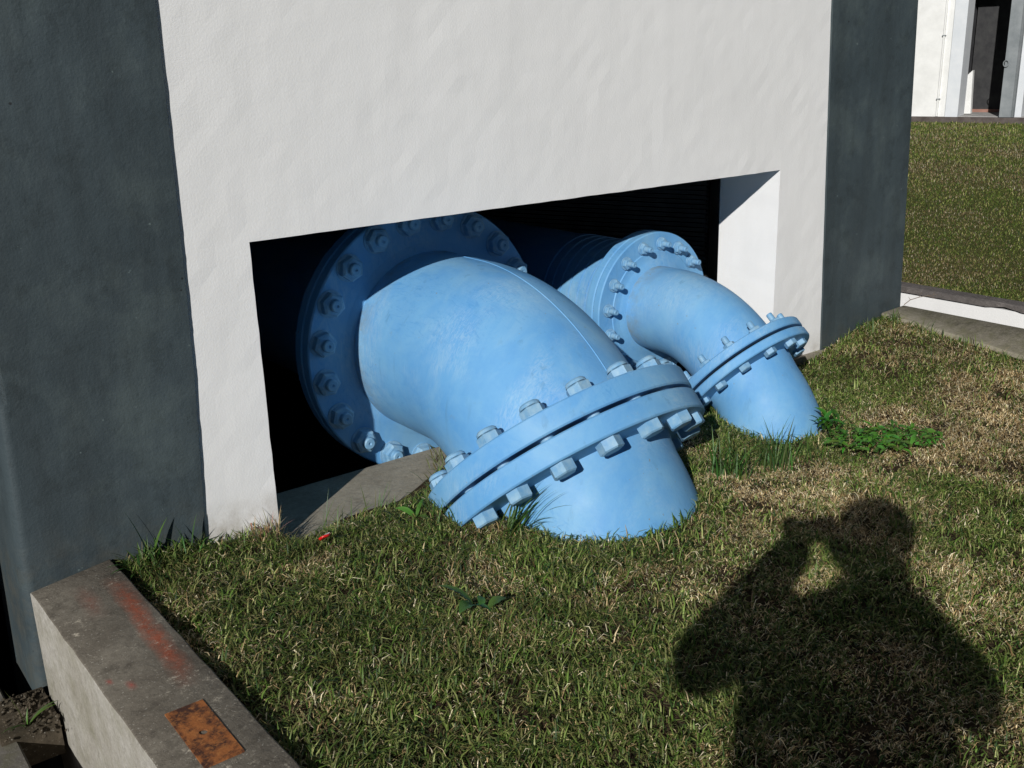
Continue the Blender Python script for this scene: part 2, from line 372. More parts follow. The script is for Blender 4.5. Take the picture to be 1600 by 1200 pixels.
# roof slab so that the building is closed
bm = bmesh.new(); box(bm, -4.3, 5.1, 2.95, 7.5, 3.602, 3.8); hpart('roof', bm, PLASTER)
bm = bmesh.new(); box(bm, 4.88, 4.96, WY1+.012, 7.45, -.78, 3.6); hpart('side_wall', bm, PLASTER)
# louvre screen: runs back from the right reveal
lp = Vector((4.34, 3.92, 0)); ld = Vector((-.39, .92, 0)).normalized(); ln = Vector((-ld.y, ld.x, 0))
ang = math.atan2(ld.y, ld.x); LM = Matrix.Translation(lp) @ Matrix.Rotation(ang, 4, 'Z')
bm = bmesh.new(); box(bm, 0, 3.4, -.06, -.02, -.77, 1.33, LM)
for zz in np.arange(.30, 1.31, .026):
    box(bm, 0, 3.4, -.018, .010, zz, zz+.015, LM @ Matrix.Translation((0, 0, 0)))
hpart('louvre_screen', bm, DARKM)
bm = bmesh.new()
for xx in (1.62, 1.88): box(bm, xx, xx+.045, .014, .05, .30, 1.33, LM)
box(bm, 0, 3.4, .014, .055, .27, .299, LM)
hpart('louvre_frame', bm, DARKM)

# ------------------------------------------------------------------ pipes
def elbow_path(C1, a1, a2, L1, L2, Rb, n=28):
    th = a1.angle(a2); T = Rb*math.tan(th/2); M = C1+a1*L1; P0 = M-a1*T; nn = (a2-a1*a1.dot(a2)).normalized(); O = P0+nn*Rb
    pts = [(C1, a1), (C1+a1*((L1-T)*.5), a1)]
    for k in range(n+1):
        f = th*k/n; pts.append((O-nn*Rb*math.cos(f)+a1*Rb*math.sin(f), a1*math.cos(f)+nn*math.sin(f)))
    pts.append((M+a2*L2, a2)); return pts, a1.cross(nn)
def sweep(bm, pts, b, r, seg=96):
    rings = []
    for P, t in pts:
        m = b.cross(t).normalized(); rings.append([bm.verts.new(P+(m*math.cos(2*math.pi*k/seg)+b*math.sin(2*math.pi*k/seg))*r) for k in range(seg)])
    for A, B in zip(rings, rings[1:]):
        for k in range(seg): bm.faces.new((A[k], A[(k+1) % seg], B[(k+1) % seg], B[k]))
def hexprism(bm, C, axis, r, d0, d1, ch=.0, rot=0):
    a, u, v = frame(axis); C = Vector(C)
    def ring(d, rr, seg=6): return [bm.verts.new(C+a*d+(u*math.cos(rot+2*math.pi*k/seg)+v*math.sin(rot+2*math.pi*k/seg))*rr) for k in range(seg)]
    lv = [(d0, r), (d1-ch, r), (d1, r-ch*1.5)] if ch else [(d0, r), (d1, r)]
    rs = [ring(*l) for l in lv]
    for A, B in zip(rs, rs[1:]):
        for k in range(6): bm.faces.new((A[k], A[(k+1) % 6], B[(k+1) % 6], B[k]))
    bm.faces.new(rs[0][::-1]); bm.faces.new(rs[-1])
def bolt_mesh(name, up, nutr, nuth, studr, studh, grip, headr, headh, dome=False, rot=0):
    """bolt along local +Z: nut above 0, shank through the grip, hex head below"""
    bm = bmesh.new()
    lathe(bm, (0, 0, 0), (0, 0, 1), [(0, 0), (0, nutr*1.12), (.004, nutr*1.12), (.004, nutr*.6)], 24)
    hexprism(bm, (0, 0, 0), (0, 0, 1), nutr, .0042, nuth, nuth*.16, rot)
    if dome: lathe(bm, (0, 0, 0), (0, 0, 1), [(nuth-.001, studr*1.25), (nuth+studh*.5, studr*1.2), (nuth+studh*.85, studr), (nuth+studh, studr*.5), (nuth+studh, 0)], 20)
    else: lathe(bm, (0, 0, 0), (0, 0, 1), [(nuth-.001, studr), (nuth+studh-.004, studr), (nuth+studh, studr*.82), (nuth+studh, studr*.3), (nuth+studh-.006, studr*.12), (nuth+studh-.006, 0)], 20)
    lathe(bm, (0, 0, 0), (0, 0, 1), [(-grip-.002, studr*.8), (.001, studr*.8)], 16)
    hexprism(bm, (0, 0, 0), (0, 0, -1), headr, grip, grip+headh, headh*.12, rot+.4)
    bmesh.ops.recalc_face_normals(bm, faces=bm.faces)
    me = bpy.data.meshes.new(name); bm.to_mesh(me); bm.free(); me.materials.append(BLUEBOLT)
    me.polygons.foreach_set('use_smooth', [True]*len(me.polygons)); me.set_sharp_from_angle(angle=R(30)); return me
def flange_mesh(bm, C, axis, r, t, rin, hub=None, rf=None, bev=.006):
    """disc from 0 to t along axis, with optional raised ring and hub on the 0 side"""
    p = [(0, rin)]
    if hub: p = [(-hub[1], rin), (-hub[1]*.5, rin+(hub[0]-rin)*.25), (-.002, hub[0]), (0, hub[0]+.004)]
    if rf: p += [(0, rf), (.004, rf+.004)]; top = .004
    else: top = 0
    p += [(top, r-bev), (top+bev*.4, r-bev*.4), (top+bev, r), (t-bev, r), (t-bev*.4, r-bev*.4), (t, r-bev), (t, rin)]
    lathe(bm, C, axis, p, 128)
def make_pipe(label, P):
    C1 = Vector(P['C1']); a1 = Vector((0, -1, 0)); th, ph = P['th'], P['ph']
    a2 = Vector((math.sin(ph)*math.cos(th), -math.cos(ph)*math.cos(th), -math.sin(th))); r = P['r']
    pts, b = elbow_path(C1, a1, a2, P['L1'], P['L2'], P['Rb']); C2 = pts[-1][0]
    root = empty('water_pipe', (C2.x, C2.y, 0)); tag(root, label, 'pipe', 'flanged blue pipes bending into the ground')
    O = Vector(root.location)
    def part(name, bm, m=BLUE, parent=root, **k):
        for v in bm.verts: v.co -= O
        return from_bm(name, bm, m, parent, **k)
    bm = bmesh.new(); sweep(bm, pts, b, r); e = part('elbow', bm, mat_blue('dusty_blue_paint', 1, 0, C1.y-C2.y), smooth=True)
    # casting seam along the outside of the bend
    bm = bmesh.new(); A = R(P['seam']); line = []
    for Pp, t in pts: m = b.cross(t).normalized(); line.append(Pp+(m*math.cos(A)+b*math.sin(A))*(r-.001))
    line[0] = line[0]+a1*.05
    tube(bm, line, P['seamr'], 8); part('casting_seam', bm, parent=e, smooth=True)
    t, gap, Rf, Rbc = P['t'], P['gap'], P['Rf'], P['Rbc']
    def fl(name, C, ax, **k):
        bm = bmesh.new(); flange_mesh(bm, C, ax, P['Rf2'] if k.pop('two', 0) else Rf, t if 'tt' not in k else k.pop('tt'), r-.01, **k); return part(name, bm, auto=28)
    f1 = fl('flange', C1, -a1, hub=(r+P['hub'], P['hub']*.8), rf=P.get('rf'), bev=P['bev'], tt=P['t1'])
    fl('flange', C1-a1*(P['t1']+P['gap1']), -a1, bev=P['bev'], tt=P['t1'])
    f3 = fl('flange', C2, a2, two=1, hub=(r+P['hub'], P['hub']*.8), bev=P['bev'])
    fl('flange', C2+a2*(t+gap), a2, two=1, bev=P['bev'])
    bm = bmesh.new(); lathe(bm, C2+a2*(t-.001), a2, [(0, r), (0, P['Rf2']*.87), (gap+.002, P['Rf2']*.87), (gap+.002, r)], 64); part('gasket', bm, GASKET)
    bm = bmesh.new(); lathe(bm, C1-a1*(P['t1']-.001), -a1, [(0, r), (0, Rf*.985), (P['gap1']+.002, Rf*.985), (P['gap1']+.002, r)], 96); part('gasket', bm, GASKET)
    # buried run
    s0 = 2*t+gap-.002; RB, r0, kk = P['rr']; dn = Vector((0, 0, -1)); nn = (dn-a2*a2.dot(dn)).normalized(); th2 = a2.angle(dn); Cs = C2+a2*s0; run = []
    for i in range(31):
        sd = i*.03; f = min(sd/RB, th2); run.append((Cs+(a2*math.sin(f)+nn*(1-math.cos(f)))*RB+dn*(sd-f*RB), a2*math.cos(f)+nn*math.sin(f), r0+kk*sd+.014*max(0, 1-sd/.05)))
    bb = a2.cross(nn); bm = bmesh.new(); rings = []; seg = 96
    for Pp, tt, rr in run: m = bb.cross(tt).normalized(); rings.append([bm.verts.new(Pp+(m*math.cos(2*math.pi*k/seg)+bb*math.sin(2*math.pi*k/seg))*rr) for k in range(seg)])
    for A_, B_ in zip(rings, rings[1:]):
        for k in range(seg): bm.faces.new((A_[k], A_[(k+1) % seg], B_[(k+1) % seg], B_[k]))
    lp_ = part('buried_run', bm, smooth=True)
    bm = bmesh.new(); A = R(P['seam2']); tube(bm, [Pp+(bb.cross(tt).normalized()*math.cos(A)+bb*math.sin(A))*(rr-.001) for Pp, tt, rr in run[1:]], P['seamr'], 8); part('casting_seam', bm, parent=lp_, smooth=True)
    # horizontal run inside the building
    bm = bmesh.new(); q0 = 2*P['t1']+P['gap1']-.002; prof = [(q0, r-.01), (q0, r), (q0+.03, r)]
    d = q0+.03
    if P['ribs']:
        for _ in range(7): prof += [(d, r+.008), (d+.052, r+.006), (d+.054, r-.001), (d+.060, r-.001)]; d += .062
    prof += [(d+.02, r), (P['back'], r), (P['back'], 0)]
    lathe(bm, C1, -a1, [(d_, r_ if r_ < r-.005 else r_+P.get('rin', 0)) for d_, r_ in prof[:-1]]+[(P['back'], 0)], 96); part('inner_run', bm, auto=30)
    # bolts
    m1 = bolt_mesh('bolt', None, *P['b1']); m2 = bolt_mesh('bolt', None, *P['b2'])
    n1, n2 = P['n1'], P['n2']
    # flange 1: nuts face a1 (towards the viewer)
    u2 = a1.cross(Vector((0, 0, 1))).normalized(); v2 = u2.cross(a1)
    def put(C, normal, uu, vv, RR, n, p0, st, me, parent):
        zq = Vector((0, 0, 1)).rotation_difference(normal).to_matrix().to_4x4()
        for k in range(n):
            f = p0+st*k; Q = C+(uu*math.cos(f)+vv*math.sin(f))*RR
            o = bpy.data.objects.new('bolt', me); COL.objects.link(o); o.parent = parent
            o.matrix_local = Matrix.Translation(Q-O) @ zq @ Matrix.Rotation(random.gauss(0, .5), 4, 'Z')
    put(C1, a1, u2, v2, Rbc, n1, P['p1'], 2*math.pi/n1*P['s1'], m1, f1)
    w2 = a2.cross(Vector((0, 0, 1))).normalized(); x2 = w2.cross(a2)
    put(C2, -a2, w2, x2, P['Rbc2'], n2, P['p2'], -2*math.pi/n2, m2, f3)
    return root, C1, C2, a2
BIG = dict(C1=(2.249, 3.555, .367), th=.836, ph=.05, L1=.603, L2=.304, Rb=.66, r=.378, seam=170, seamr=.0034, t=.080, gap=.014, t1=.056, gap1=.004,
           Rf=.571, Rf2=.530, Rbc=.511, Rbc2=.466, hub=.035, bev=.006, ribs=False, back=3.2, n1=20, s1=-1, p1=2.666, n2=17, p2=-.655, seam2=100, rr=(.8, .365, .07),
           b1=(.050, .040, .025, .022, .116, .048, .04), b2=(.046, .040, .031, .018, .174, .045, .040, True))
SMALL = dict(C1=(3.393, 3.371, .348), th=.75, ph=.08, L1=.326, L2=.235, Rb=.52, r=.198, seam=0, seamr=.002, t=.040, gap=.013, t1=.046, gap1=.002,
             Rf=.355, Rf2=.317, Rbc=.302, Rbc2=.264, hub=.030, bev=.005, rf=.268, ribs=True, back=1.9, n1=16, s1=1, p1=-.674, n2=13, p2=-1.73, seam2=0, rr=(.5, .193, .10), rin=.082,
             b1=(.027, .022, .0135, .038, .094, .027, .02), b2=(.027, .022, .0135, .034, .093, .027, .022))
big = make_pipe('big blue elbow pipe, nearer of the two, its lower flange sunk in the grass', BIG)
small = make_pipe('small blue elbow pipe with thin studs, farther right behind the big one', SMALL)

# ------------------------------------------------------------------ curbs, channel, slabs
def wavy_slab(name, outline_top, z1, z0, mats, parent=None, label=None, cat=None):
    """prism from a plan outline with slightly worn top edges; outline entries may carry their own z"""
    bm = bmesh.new(); top = []; bot = []
    for p in outline_top:
        x, y = p[:2]; z = p[2] if len(p) > 2 else z1
        top.append(bm.verts.new((x, y, z))); bot.append(bm.verts.new((x, y, z0)))
    ft = bm.faces.new(top); n = len(top); bm.faces.new(bot[::-1]); 
    for i in range(n): bm.faces.new((top[i], bot[i], bot[(i+1) % n], top[(i+1) % n]))
    te = [e for e in ft.edges]
    bmesh.ops.recalc_face_normals(bm, faces=bm.faces)
    bmesh.ops.bevel(bm, geom=te, offset=.006, segments=2, profile=.5, affect='EDGES')
    o = from_bm(name, bm, mats, parent, auto=50)
    if label: tag(o, label, cat)
    return o
def ragged(a, b, n, amp):
    return [(a[0]+(b[0]-a[0])*k/n+random.gauss(0, amp), a[1]+(b[1]-a[1])*k/n) + ((a[2]+(b[2]-a[2])*k/n,) if len(a) > 2 else ()) for k in range(n)]
cl = ragged((.720, 3.066), (.752, .42), 40, .0012) + ragged((.752, .42), (.515, .42), 2, 0) + ragged((.515, .42), (.468, 3.066), 40, .0012)
o = wavy_slab('curb', cl, .048, -.8, [CURB, FACEM], label='left concrete curb with red paint marks and a rusty plate set in it', cat='curb')
for p in o.data.polygons:
    if p.normal.x < -.7: p.material_index = 1
cr = ragged((4.80, 3.066, .135), (4.825, 2.30, .050), 12, .002) + ragged((4.825, 2.30, .050), (4.86, -12, .02), 10, .002) + ragged((4.86, -12, .02), (5.12, -12, .02), 1, 0) + ragged((5.12, -12, .02), (5.10, 2.44, .056), 10, .001) + [(5.0, 3.066, .142)]
wavy_slab('curb', cr, .1, -.8, CURBR, label='right buff concrete curb running out from the far teal pillar', cat='curb')
# rust plate let into the left curb, with its bolt hole
bm = bmesh.new(); cx, cy = .614, 2.030; hw, hh = .046, .124; zt = .0515
outer = [(-hw-.004, hh), (-hw+.006, -hh), (hw+.004, -hh-.002), (hw, hh-.003)]
NN = 24; hol = [(.0095*math.cos(2*math.pi*k/NN), .0095*math.sin(2*math.pi*k/NN)) for k in range(NN)]
def outp(a):
    dx, dy = math.cos(a), math.sin(a); s = min((hw/abs(dx)) if abs(dx) > 1e-6 else 9, (hh/abs(dy)) if abs(dy) > 1e-6 else 9); return (dx*s, dy*s)
angs = sorted([2*math.pi*k/NN for k in range(NN)]+[math.atan2(sy*hh, sx*hw) % (2*math.pi) for sx in (1, -1) for sy in (1, -1)])
T1 = [bm.verts.new((cx+outp(a)[0], cy+outp(a)[1], zt)) for a in angs]; T2 = [bm.verts.new((cx+.0095*math.cos(a), cy+.0095*math.sin(a), zt)) for a in angs]
B1 = [bm.verts.new((v.co.x, v.co.y, .040)) for v in T1]; B2 = [bm.verts.new((v.co.x, v.co.y, .0485)) for v in T2]
n = len(angs)
for k in range(n):
    j = (k+1) % n; bm.faces.new((T1[k], T1[j], T2[j], T2[k])); bm.faces.new((T1[k], B1[k], B1[j], T1[j])); bm.faces.new((T2[k], T2[j], B2[j], B2[k]))
pl = from_bm('steel_plate', bm, RUST); tag(pl, 'rusty orange brown steel plate with one hole set in the left curb', 'plate')
# lower channel slabs by the left pillar
bm = bmesh.new(); box(bm, -2.0, .36, 2.93, 3.30, -.42, -.305, Matrix.Rotation(R(0), 4, 'Z')); bmesh.ops.bevel(bm, geom=list(bm.edges), offset=.006, segments=2, affect='EDGES')
o = from_bm('channel_cover', bm, SLABM); tag(o, 'worn pale concrete cover slab at the foot of the near teal pillar', 'slab')
bm = bmesh.new(); box(bm, -2.0, .345, 2.30, 2.905, -.42, -.325); bmesh.ops.bevel(bm, geom=list(bm.edges), offset=.006, segments=2, affect='EDGES')
o = from_bm('channel_cover', bm, SLABM); tag(o, 'darker concrete cover slab at the bottom left corner beside a black gap', 'slab')
# crumbled mortar heap between slab and curb
bm = bmesh.new()
for k in range(260):
    t = random.random(); x = .37+random.gauss(0, .03)+.04*t; y = 3.03-.20*t*random.random()*1.4+random.gauss(0, .01); x = min(x, .455); s = random.uniform(.002, .009)
    ret = bmesh.ops.create_icosphere(bm, subdivisions=1, radius=s, matrix=Matrix.Translation((x, min(y, 3.05), -.300+random.uniform(-.01, .02))) @ Matrix.Rotation(random.uniform(0, 6), 4, Vector((random.random(), random.random(), .3)).normalized()) @ Matrix.Diagonal((1, random.uniform(.5, 1), random.uniform(.4, .9), 1)))
vs = box(bm, .30, .46, 2.86, 3.06, -.42, -.300)
o = from_bm('rubble', bm, mat_concrete('crumbled_mortar', (.055, .045, .03), (.15, .12, .085))); tag(o, 'crumbled mortar and grit heaped at the pillar foot', 'rubble', kind='stuff')
# retaining wall of the channel on the far side, with weathered coping
rw = empty('retaining_wall', (5.95, 0, -.782)); tag(rw, 'low white retaining wall with weathered grey coping along the far lawn', 'wall')
RO = Vector((5.95, 0, -.8))
bm = bmesh.new(); box(bm, 5.872, 5.955, -14, 12, -.8, -.030); 
for v in bm.verts: v.co -= RO
from_bm('wall', bm, PLASTER, rw)
bm = bmesh.new(); ys = np.arange(-14, 12, .11); A = []
for y in ys:
    j = float(N1(y*2.3, 3.)-.5)*.016; j2 = float(N2(y*2.1, 8.)-.5)*.03; dent = .02*max(0, 1-abs(y-2.93)/.09)
    A.append([bm.verts.new(Vector(p)-RO) for p in ((5.850+j*.5+dent*.6, y, -.024-j*.3+dent*.8), (5.848+j*.5+dent*.6, y, .004+j*.2), (5.866+j*.5, y, .011), (5.962+j2*.5, y, .013), (5.972+j2*.5, y, -.034))])
for P_, Q_ in zip(A, A[1:]):
    for k in range(5): bm.faces.new((P_[k], P_[(k+1) % 5], Q_[(k+1) % 5], Q_[k]))
from_bm('coping', bm, COPE, rw)

# ------------------------------------------------------------------ building across the lawn
BO = Vector((21.1, 13.2, 0)); bu = Vector((.24455, -.96964, 0)); bn = Vector((.96964, .24455, 0))
far = empty('far_building', BO); tag(far, 'white building across the lawn with a dark recessed doorway', 'building')
BM = Matrix([[bu.x, bn.x, 0], [bu.y, bn.y, 0], [0, 0, 1]]).to_4x4()       # local: X along facade, Y into building
WALLF = mat_simple('far_white_wall', (.72, .72, .70), (.82, .82, .80), 3)
GREYF = mat_simple('far_grey_paint', (.20, .22, .23), (.28, .30, .31), 3)
BLUEW = mat_simple('far_bluish_white', (.62, .65, .68), (.70, .72, .74), 3)
def fp(name, boxes, m, parent=far):
    bm = bmesh.new()
    for b_ in boxes: box(bm, *b_, BM)
    return from_bm(name, bm, m, parent)
fp('wall', [(-7, .755, 0, .22, -.02, 4.2), (2.62, 9, 0, .22, -.02, 4.2), (.755, 2.62, -.001, .22, 3.0, 4.2)], WALLF)
fp('pilaster', [(.757, 1.02, -.05, .42, -.02, 3.0)], BLUEW)
fp('drain_pipe', [(.57, .60, -.05, -.002, 0.0, 4.1)], WALLF); [fp('pipe_clip', [(.55, .62, -.056, -.003, z, z+.02)], GREYF) for z in (.35, 1.65, 2.9)]
fp('plinth', [(-7, 9, -.16, -.001, -.16, -.008)], mat_simple('far_dark_plinth', (.07, .055, .05), (.13, .11, .10), 6))
fp('porch_floor', [(.755, 2.62, .001, 2.6, -.02, .004)], mat_simple('far_floor', (.33, .32, .31), (.45, .44, .42), 8))
fp('porch_wall', [(-.2, 3.6, 2.6, 2.75, -.02, 4.0), (.54, .75, .23, 2.6, -.02, 4.0), (2.63, 2.8, .23, 2.6, -.02, 4.0)], mat_simple('far_porch_shade', (.05, .05, .055), (.08, .08, .085), 4))  # porch walls coloured dark: the interior's shade is put into the colour
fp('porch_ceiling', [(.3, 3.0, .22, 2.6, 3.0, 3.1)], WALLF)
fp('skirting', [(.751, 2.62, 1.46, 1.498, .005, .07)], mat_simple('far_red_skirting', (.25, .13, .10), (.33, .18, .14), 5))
fp('doorway_shade_panel', [(.80, 1.86, 1.50, 1.56, .01, 3.0)], mat_simple('far_doorway_shade', (.03, .03, .032), (.05, .05, .05), 5))  # added panel; its dark colour stands in for shade inside the doorway
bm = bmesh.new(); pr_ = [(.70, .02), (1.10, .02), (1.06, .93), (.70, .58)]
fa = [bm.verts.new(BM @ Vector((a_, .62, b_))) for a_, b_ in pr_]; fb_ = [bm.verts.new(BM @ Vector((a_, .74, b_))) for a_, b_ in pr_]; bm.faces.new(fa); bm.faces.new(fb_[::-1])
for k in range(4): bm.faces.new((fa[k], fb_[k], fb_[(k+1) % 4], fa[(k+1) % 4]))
from_bm('sunlit_patch_panel', bm, WALLF, far)  # white shape added to stand in for a patch of sunlight in the doorway
gr = fp('gate_leaf', [(1.87, 2.10, -.12, -.06, .0, 3.4)], GREYF); fp('gate_leaf', [(2.101, 2.14, -.10, .30, .0, 3.4)], mat_simple('far_grey_shade_paint', (.14, .155, .16), (.2, .21, .22), 3))
bm = bmesh.new()
tube(bm, [BM @ Vector((1.90+.05*math.cos(a), -.15, 1.07+.065*math.sin(a))) for a in np.linspace(0, 2*math.pi, 14)], .010, 6); from_bm('latch_ring', bm, GREYF, gr)
fp('pillar', [(2.142, 2.27, .0, .35, .0, 3.0)], BLUEW)
fp('roof', [(-7.3, 9.3, -.5, 8.2, 4.2, 4.4)], WALLF); fp('rear_wall', [(-7, 9, 8, 8.2, 0, 4.2), (-7, -6.8, .23, 7.99, 0, 4.2), (8.8, 9, .23, 7.99, 0, 4.2)], WALLF)

# ------------------------------------------------------------------ grass
def blades(name, px, py, pz, length, width, lean, az, col, mat, tip=None, curl=1.0, wid_mid=.9):
    """many 5-vertex blades in one mesh"""
    n = len(px); L = length; dx = np.cos(az); dy = np.sin(az); sx = -dy; sy = dx
    tw = rng.normal(0, .7, n); sx2 = sx*np.cos(tw)+dx*np.sin(tw)*.5; sy2 = sy*np.cos(tw)+dy*np.sin(tw)*.5
    h1 = L*.5*np.cos(lean*.6); o1 = L*.5*np.sin(lean*.6); h2 = h1+L*.5*np.cos(np.minimum(lean*(1+.6*curl), 2.2)); o2 = o1+L*.5*np.sin(np.minimum(lean*(1+.6*curl), 2.2))
    V = np.zeros((n, 5, 3)); base = np.stack([px, py, pz], 1); side = np.stack([sx2, sy2, np.zeros(n)], 1)*(width/2)[:, None]
    sm = np.stack([sx2, sy2, np.sin(tw)*.5], 1)*(width/2*wid_mid)[:, None]
    V[:, 0] = base-side*.7; V[:, 1] = base+side*.7
    mid = base+np.stack([dx*o1, dy*o1, h1], 1); V[:, 2] = mid+sm; V[:, 3] = mid-sm
    V[:, 4] = base+np.stack([dx*o2, dy*o2, np.maximum(h2, .002)], 1)
    me = bpy.data.meshes.new(name); me.vertices.add(n*5); me.vertices.foreach_set('co', V.astype(np.float32).ravel())
    idx = np.arange(n)[:, None]*5; q = idx+np.array([0, 1, 2, 3]); t = idx+np.array([3, 2, 4])
    loops = np.concatenate([q, t], 1).ravel(); me.loops.add(n*7); me.loops.foreach_set('vertex_index', loops.astype(np.int32))
    me.polygons.add(n*2); st = (np.arange(n)[:, None]*7+np.array([0, 4])).ravel(); tot = np.tile([4, 3], n)
    me.polygons.foreach_set('loop_start', st.astype(np.int32)); me.polygons.foreach_set('loop_total', tot.astype(np.int32))
    ca = me.color_attributes.new('Col', 'FLOAT_COLOR', 'POINT'); c = np.ones((n, 5, 4)); c[:, :, :3] = col[:, None, :]
    if tip is not None: c[:, 4, :3] = tip
    ca.data.foreach_set('color', c.astype(np.float32).ravel()); me.update(); me.validate()
    return link(name, me, mat)
CX, CY = np.array([0, 0]), None
def in_pipe(x, y):
    m = np.zeros(len(x), bool)
    for (_, C1, C2, a2), P in ((big, BIG), (small, SMALL)):
        qx, qy = pipe_axis_pt(C2, a2, 0.0); dx, dy = x-qx, y-qy
        d = np.stack([dx, dy, np.zeros(len(x))], 1); a = np.array(a2); along = d@a; perp = np.linalg.norm(d-along[:, None]*a, axis=1)
        m |= perp < P['rr'][1]-.035
        # inside the sunk flange discs
        d = np.stack([x-C2.x, y-C2.y, np.full(len(x), .01)-C2.z], 1); along = d@a; perp = np.linalg.norm(d-along[:, None]*a, axis=1)
        m |= (perp < P['Rf2']-.02) & (along > .0) & (along < 2*P['t']+P['gap'])
    return m
GREENS = np.array([(.090, .165, .026), (.130, .220, .036), (.22, .30, .070), (.040, .092, .020), (.36, .40, .14)])
STRAWS = np.array([(.66, .50, .26), (.84, .68, .40), (.50, .36, .17), (.26, .17, .075), (.92, .82, .56)])
def green_field(x, y):
    """share of living blades: lush near the left curb and along the bottom, drier to the right"""
    f = 1.02 - .38*sstep(1.6, 2.7, x) + .10*sstep(2.0, 1.2, y)*0
    f = f + .9*(N1(x*1.9+3, y*1.9+9)-.5) + 1.25*(N2(x*5.5, y*5.5)-.5) + .5*(N3(x*14, y*14)-.5)
    f = f - .25*np.exp(-((x-2.7)**2/.15+(y-2.05)**2/.06)) - .22*np.exp(-((x-4.2)**2/.25+(y-2.5)**2/.2))
    f = f + .22*np.exp(-((x-1.0)**2/.12+(y-2.4)**2/.5))
    return np.clip(f, .10, .97)
def near_grass(n, seed):
    r = np.random.default_rng(seed)
    x = r.uniform(.745, 4.9, int(n*1.75)); y = r.uniform(.5, 3.07, int(n*1.75))
    # frame wedge only (plus a margin), thinner with distance
    inw = (y > 1.0-.18*(x-1)) & (y > .36*x); keep = (inw | (r.random(len(x)) < .4)) & (x < 4.76+.02*y) & (y < 3.06) & ~in_pipe(x, y)
    keep &= ~((y > 2.98) & (x > 1.25) & (x < 1.9))
    ang = np.degrees(np.arctan2(y, x)); keep &= (ang > 6) & (ang < 84)
    keep &= r.random(len(x)) < np.where(x > 3.4, .85, 1)
    return x[keep][:n], y[keep][:n], r
x, y, r = near_grass(300000, 5); n = len(x)
gf = green_field(x, y); isg = r.random(n) < gf*.92
# tufts: snap part of the blades to clump centres
cxs = r.normal(0, .008, n); cys = r.normal(0, .008, n); cell = .034
sel = r.random(n) < .65
gx = (np.floor(x/cell)+.5+.7*(N3(np.floor(x/cell)*7.3, np.floor(y/cell)*5.1)-.5))*cell; gy = (np.floor(y/cell)+.5+.7*(N1(np.floor(x/cell)*3.7, np.floor(y/cell)*9.1)-.5))*cell
x = np.where(sel, gx+cxs, x); y = np.where(sel, gy+cys, y); ok = (~in_pipe(x, y)) & (x > .742) & (y < 3.062) & (x < 4.80); ok &= rng.random(len(x)) < np.clip(.10+1.5*N3(x*14+2, y*14), .15, 1); x, y, isg, gf = x[ok], y[ok], isg[ok], gf[ok]; n = len(x)
L = np.where(isg, r.gamma(9, .0047, n), r.gamma(7, .0046, n)); L = np.clip(L, .016, .085)
L = L*(.50+.50*N3(x*2.7+5, y*2.7))*(1+.5*sstep(2.9, 3.05, y))*(1+.28*(1-sstep(1.2, 2.2, x)))
W = np.where(isg, r.uniform(.0028, .0058, n), r.uniform(.0020, .0038, n))
lean = np.where(isg, r.uniform(.45, 1.65, n), r.uniform(.9, 1.8, n)); az = np.where(r.random(n) < .22, 9*N2(x*3+4, y*3+2)+r.normal(0, .6, n), r.uniform(0, 2*np.pi, n))
lean = lean*np.where(isg, .75+.55*N1(x*6+1, y*6+4), 1)
col = np.where(isg[:, None], GREENS[r.integers(0, 5, n)]*(.78+.27*sstep(1.3, 2.6, x))[:, None], STRAWS[r.integers(0, 5, n)])*r.uniform(.55, 1.4, n)[:, None]*(.75+.5*N1(x*7+9, y*7))[:, None]
yel = (r.random(n) < .22) & isg; col[yel] = col[yel]*.6+np.array([.16, .14, .045])*.5
tipc = np.where((r.random(n) < .35)[:, None], np.array([.26, .19, .09]), col)
z = gz(x, y)-.003 + np.where(isg, 0, r.uniform(0, .012, n))
blade_obj = blades('grass', x, y, z, L, W, lean, az, col, GRASSM, tip=tipc)
def pipe_dist(x, y):
    out = np.full(len(x), 9.)
    for (_, C1, C2, a2), P in ((big, BIG), (small, SMALL)):
        qx, qy = pipe_axis_pt(C2, a2, 0.0); d = np.stack([x-qx, y-qy, np.zeros(len(x))], 1); a = np.array(a2); al = d@a
        out = np.minimum(out, np.linalg.norm(d-al[:, None]*a, axis=1)-P['rr'][1])
    return out
# untrimmed blades round the pipe bases, along the wall, the curbs and here and there in the turf
rr_ = np.random.default_rng(77); lx = rr_.uniform(.76, 4.78, 260000); ly = rr_.uniform(1.0, 3.05, 260000); pd = pipe_dist(lx, ly)
pr_ = .16*(pd < .07)*(pd > -.02)*(lx < 3.7)+.07*(pd < .12)*(pd > -.02)*(lx < 3.7)+.16*(ly > 2.97)*((lx < 1.3) | (lx > 4.25))+.05*(lx < .80)+.05*(lx > 4.70)+.006+.018*(N1(lx*4+2, ly*4) > .7)
kp = (rr_.random(len(lx)) < pr_) & ~in_pipe(lx, ly) & ~((ly > 2.98) & (lx > 1.25) & (lx < 1.9)); lx, ly = lx[kp], ly[kp]; m_ = len(lx)
lc = GREENS[rr_.integers(0, 5, m_)]*rr_.uniform(.7, 1.3, m_)[:, None]; dr = rr_.random(m_) < .12; lc[dr] = STRAWS[rr_.integers(0, 5, dr.sum())]
lo = blades('long_grass', lx, ly, gz(lx, ly)-.003, rr_.uniform(.035, .085, m_), rr_.uniform(.0028, .0062, m_), rr_.uniform(.45, 1.5, m_), rr_.uniform(0, 6.28, m_), lc, GRASSM)
tag(lo, 'longer untrimmed grass blades round the pipe bases and walls', 'grass', kind='stuff')
tag(blade_obj, 'short coarse grass mixed with straw coloured dead blades', 'grass', kind='stuff')
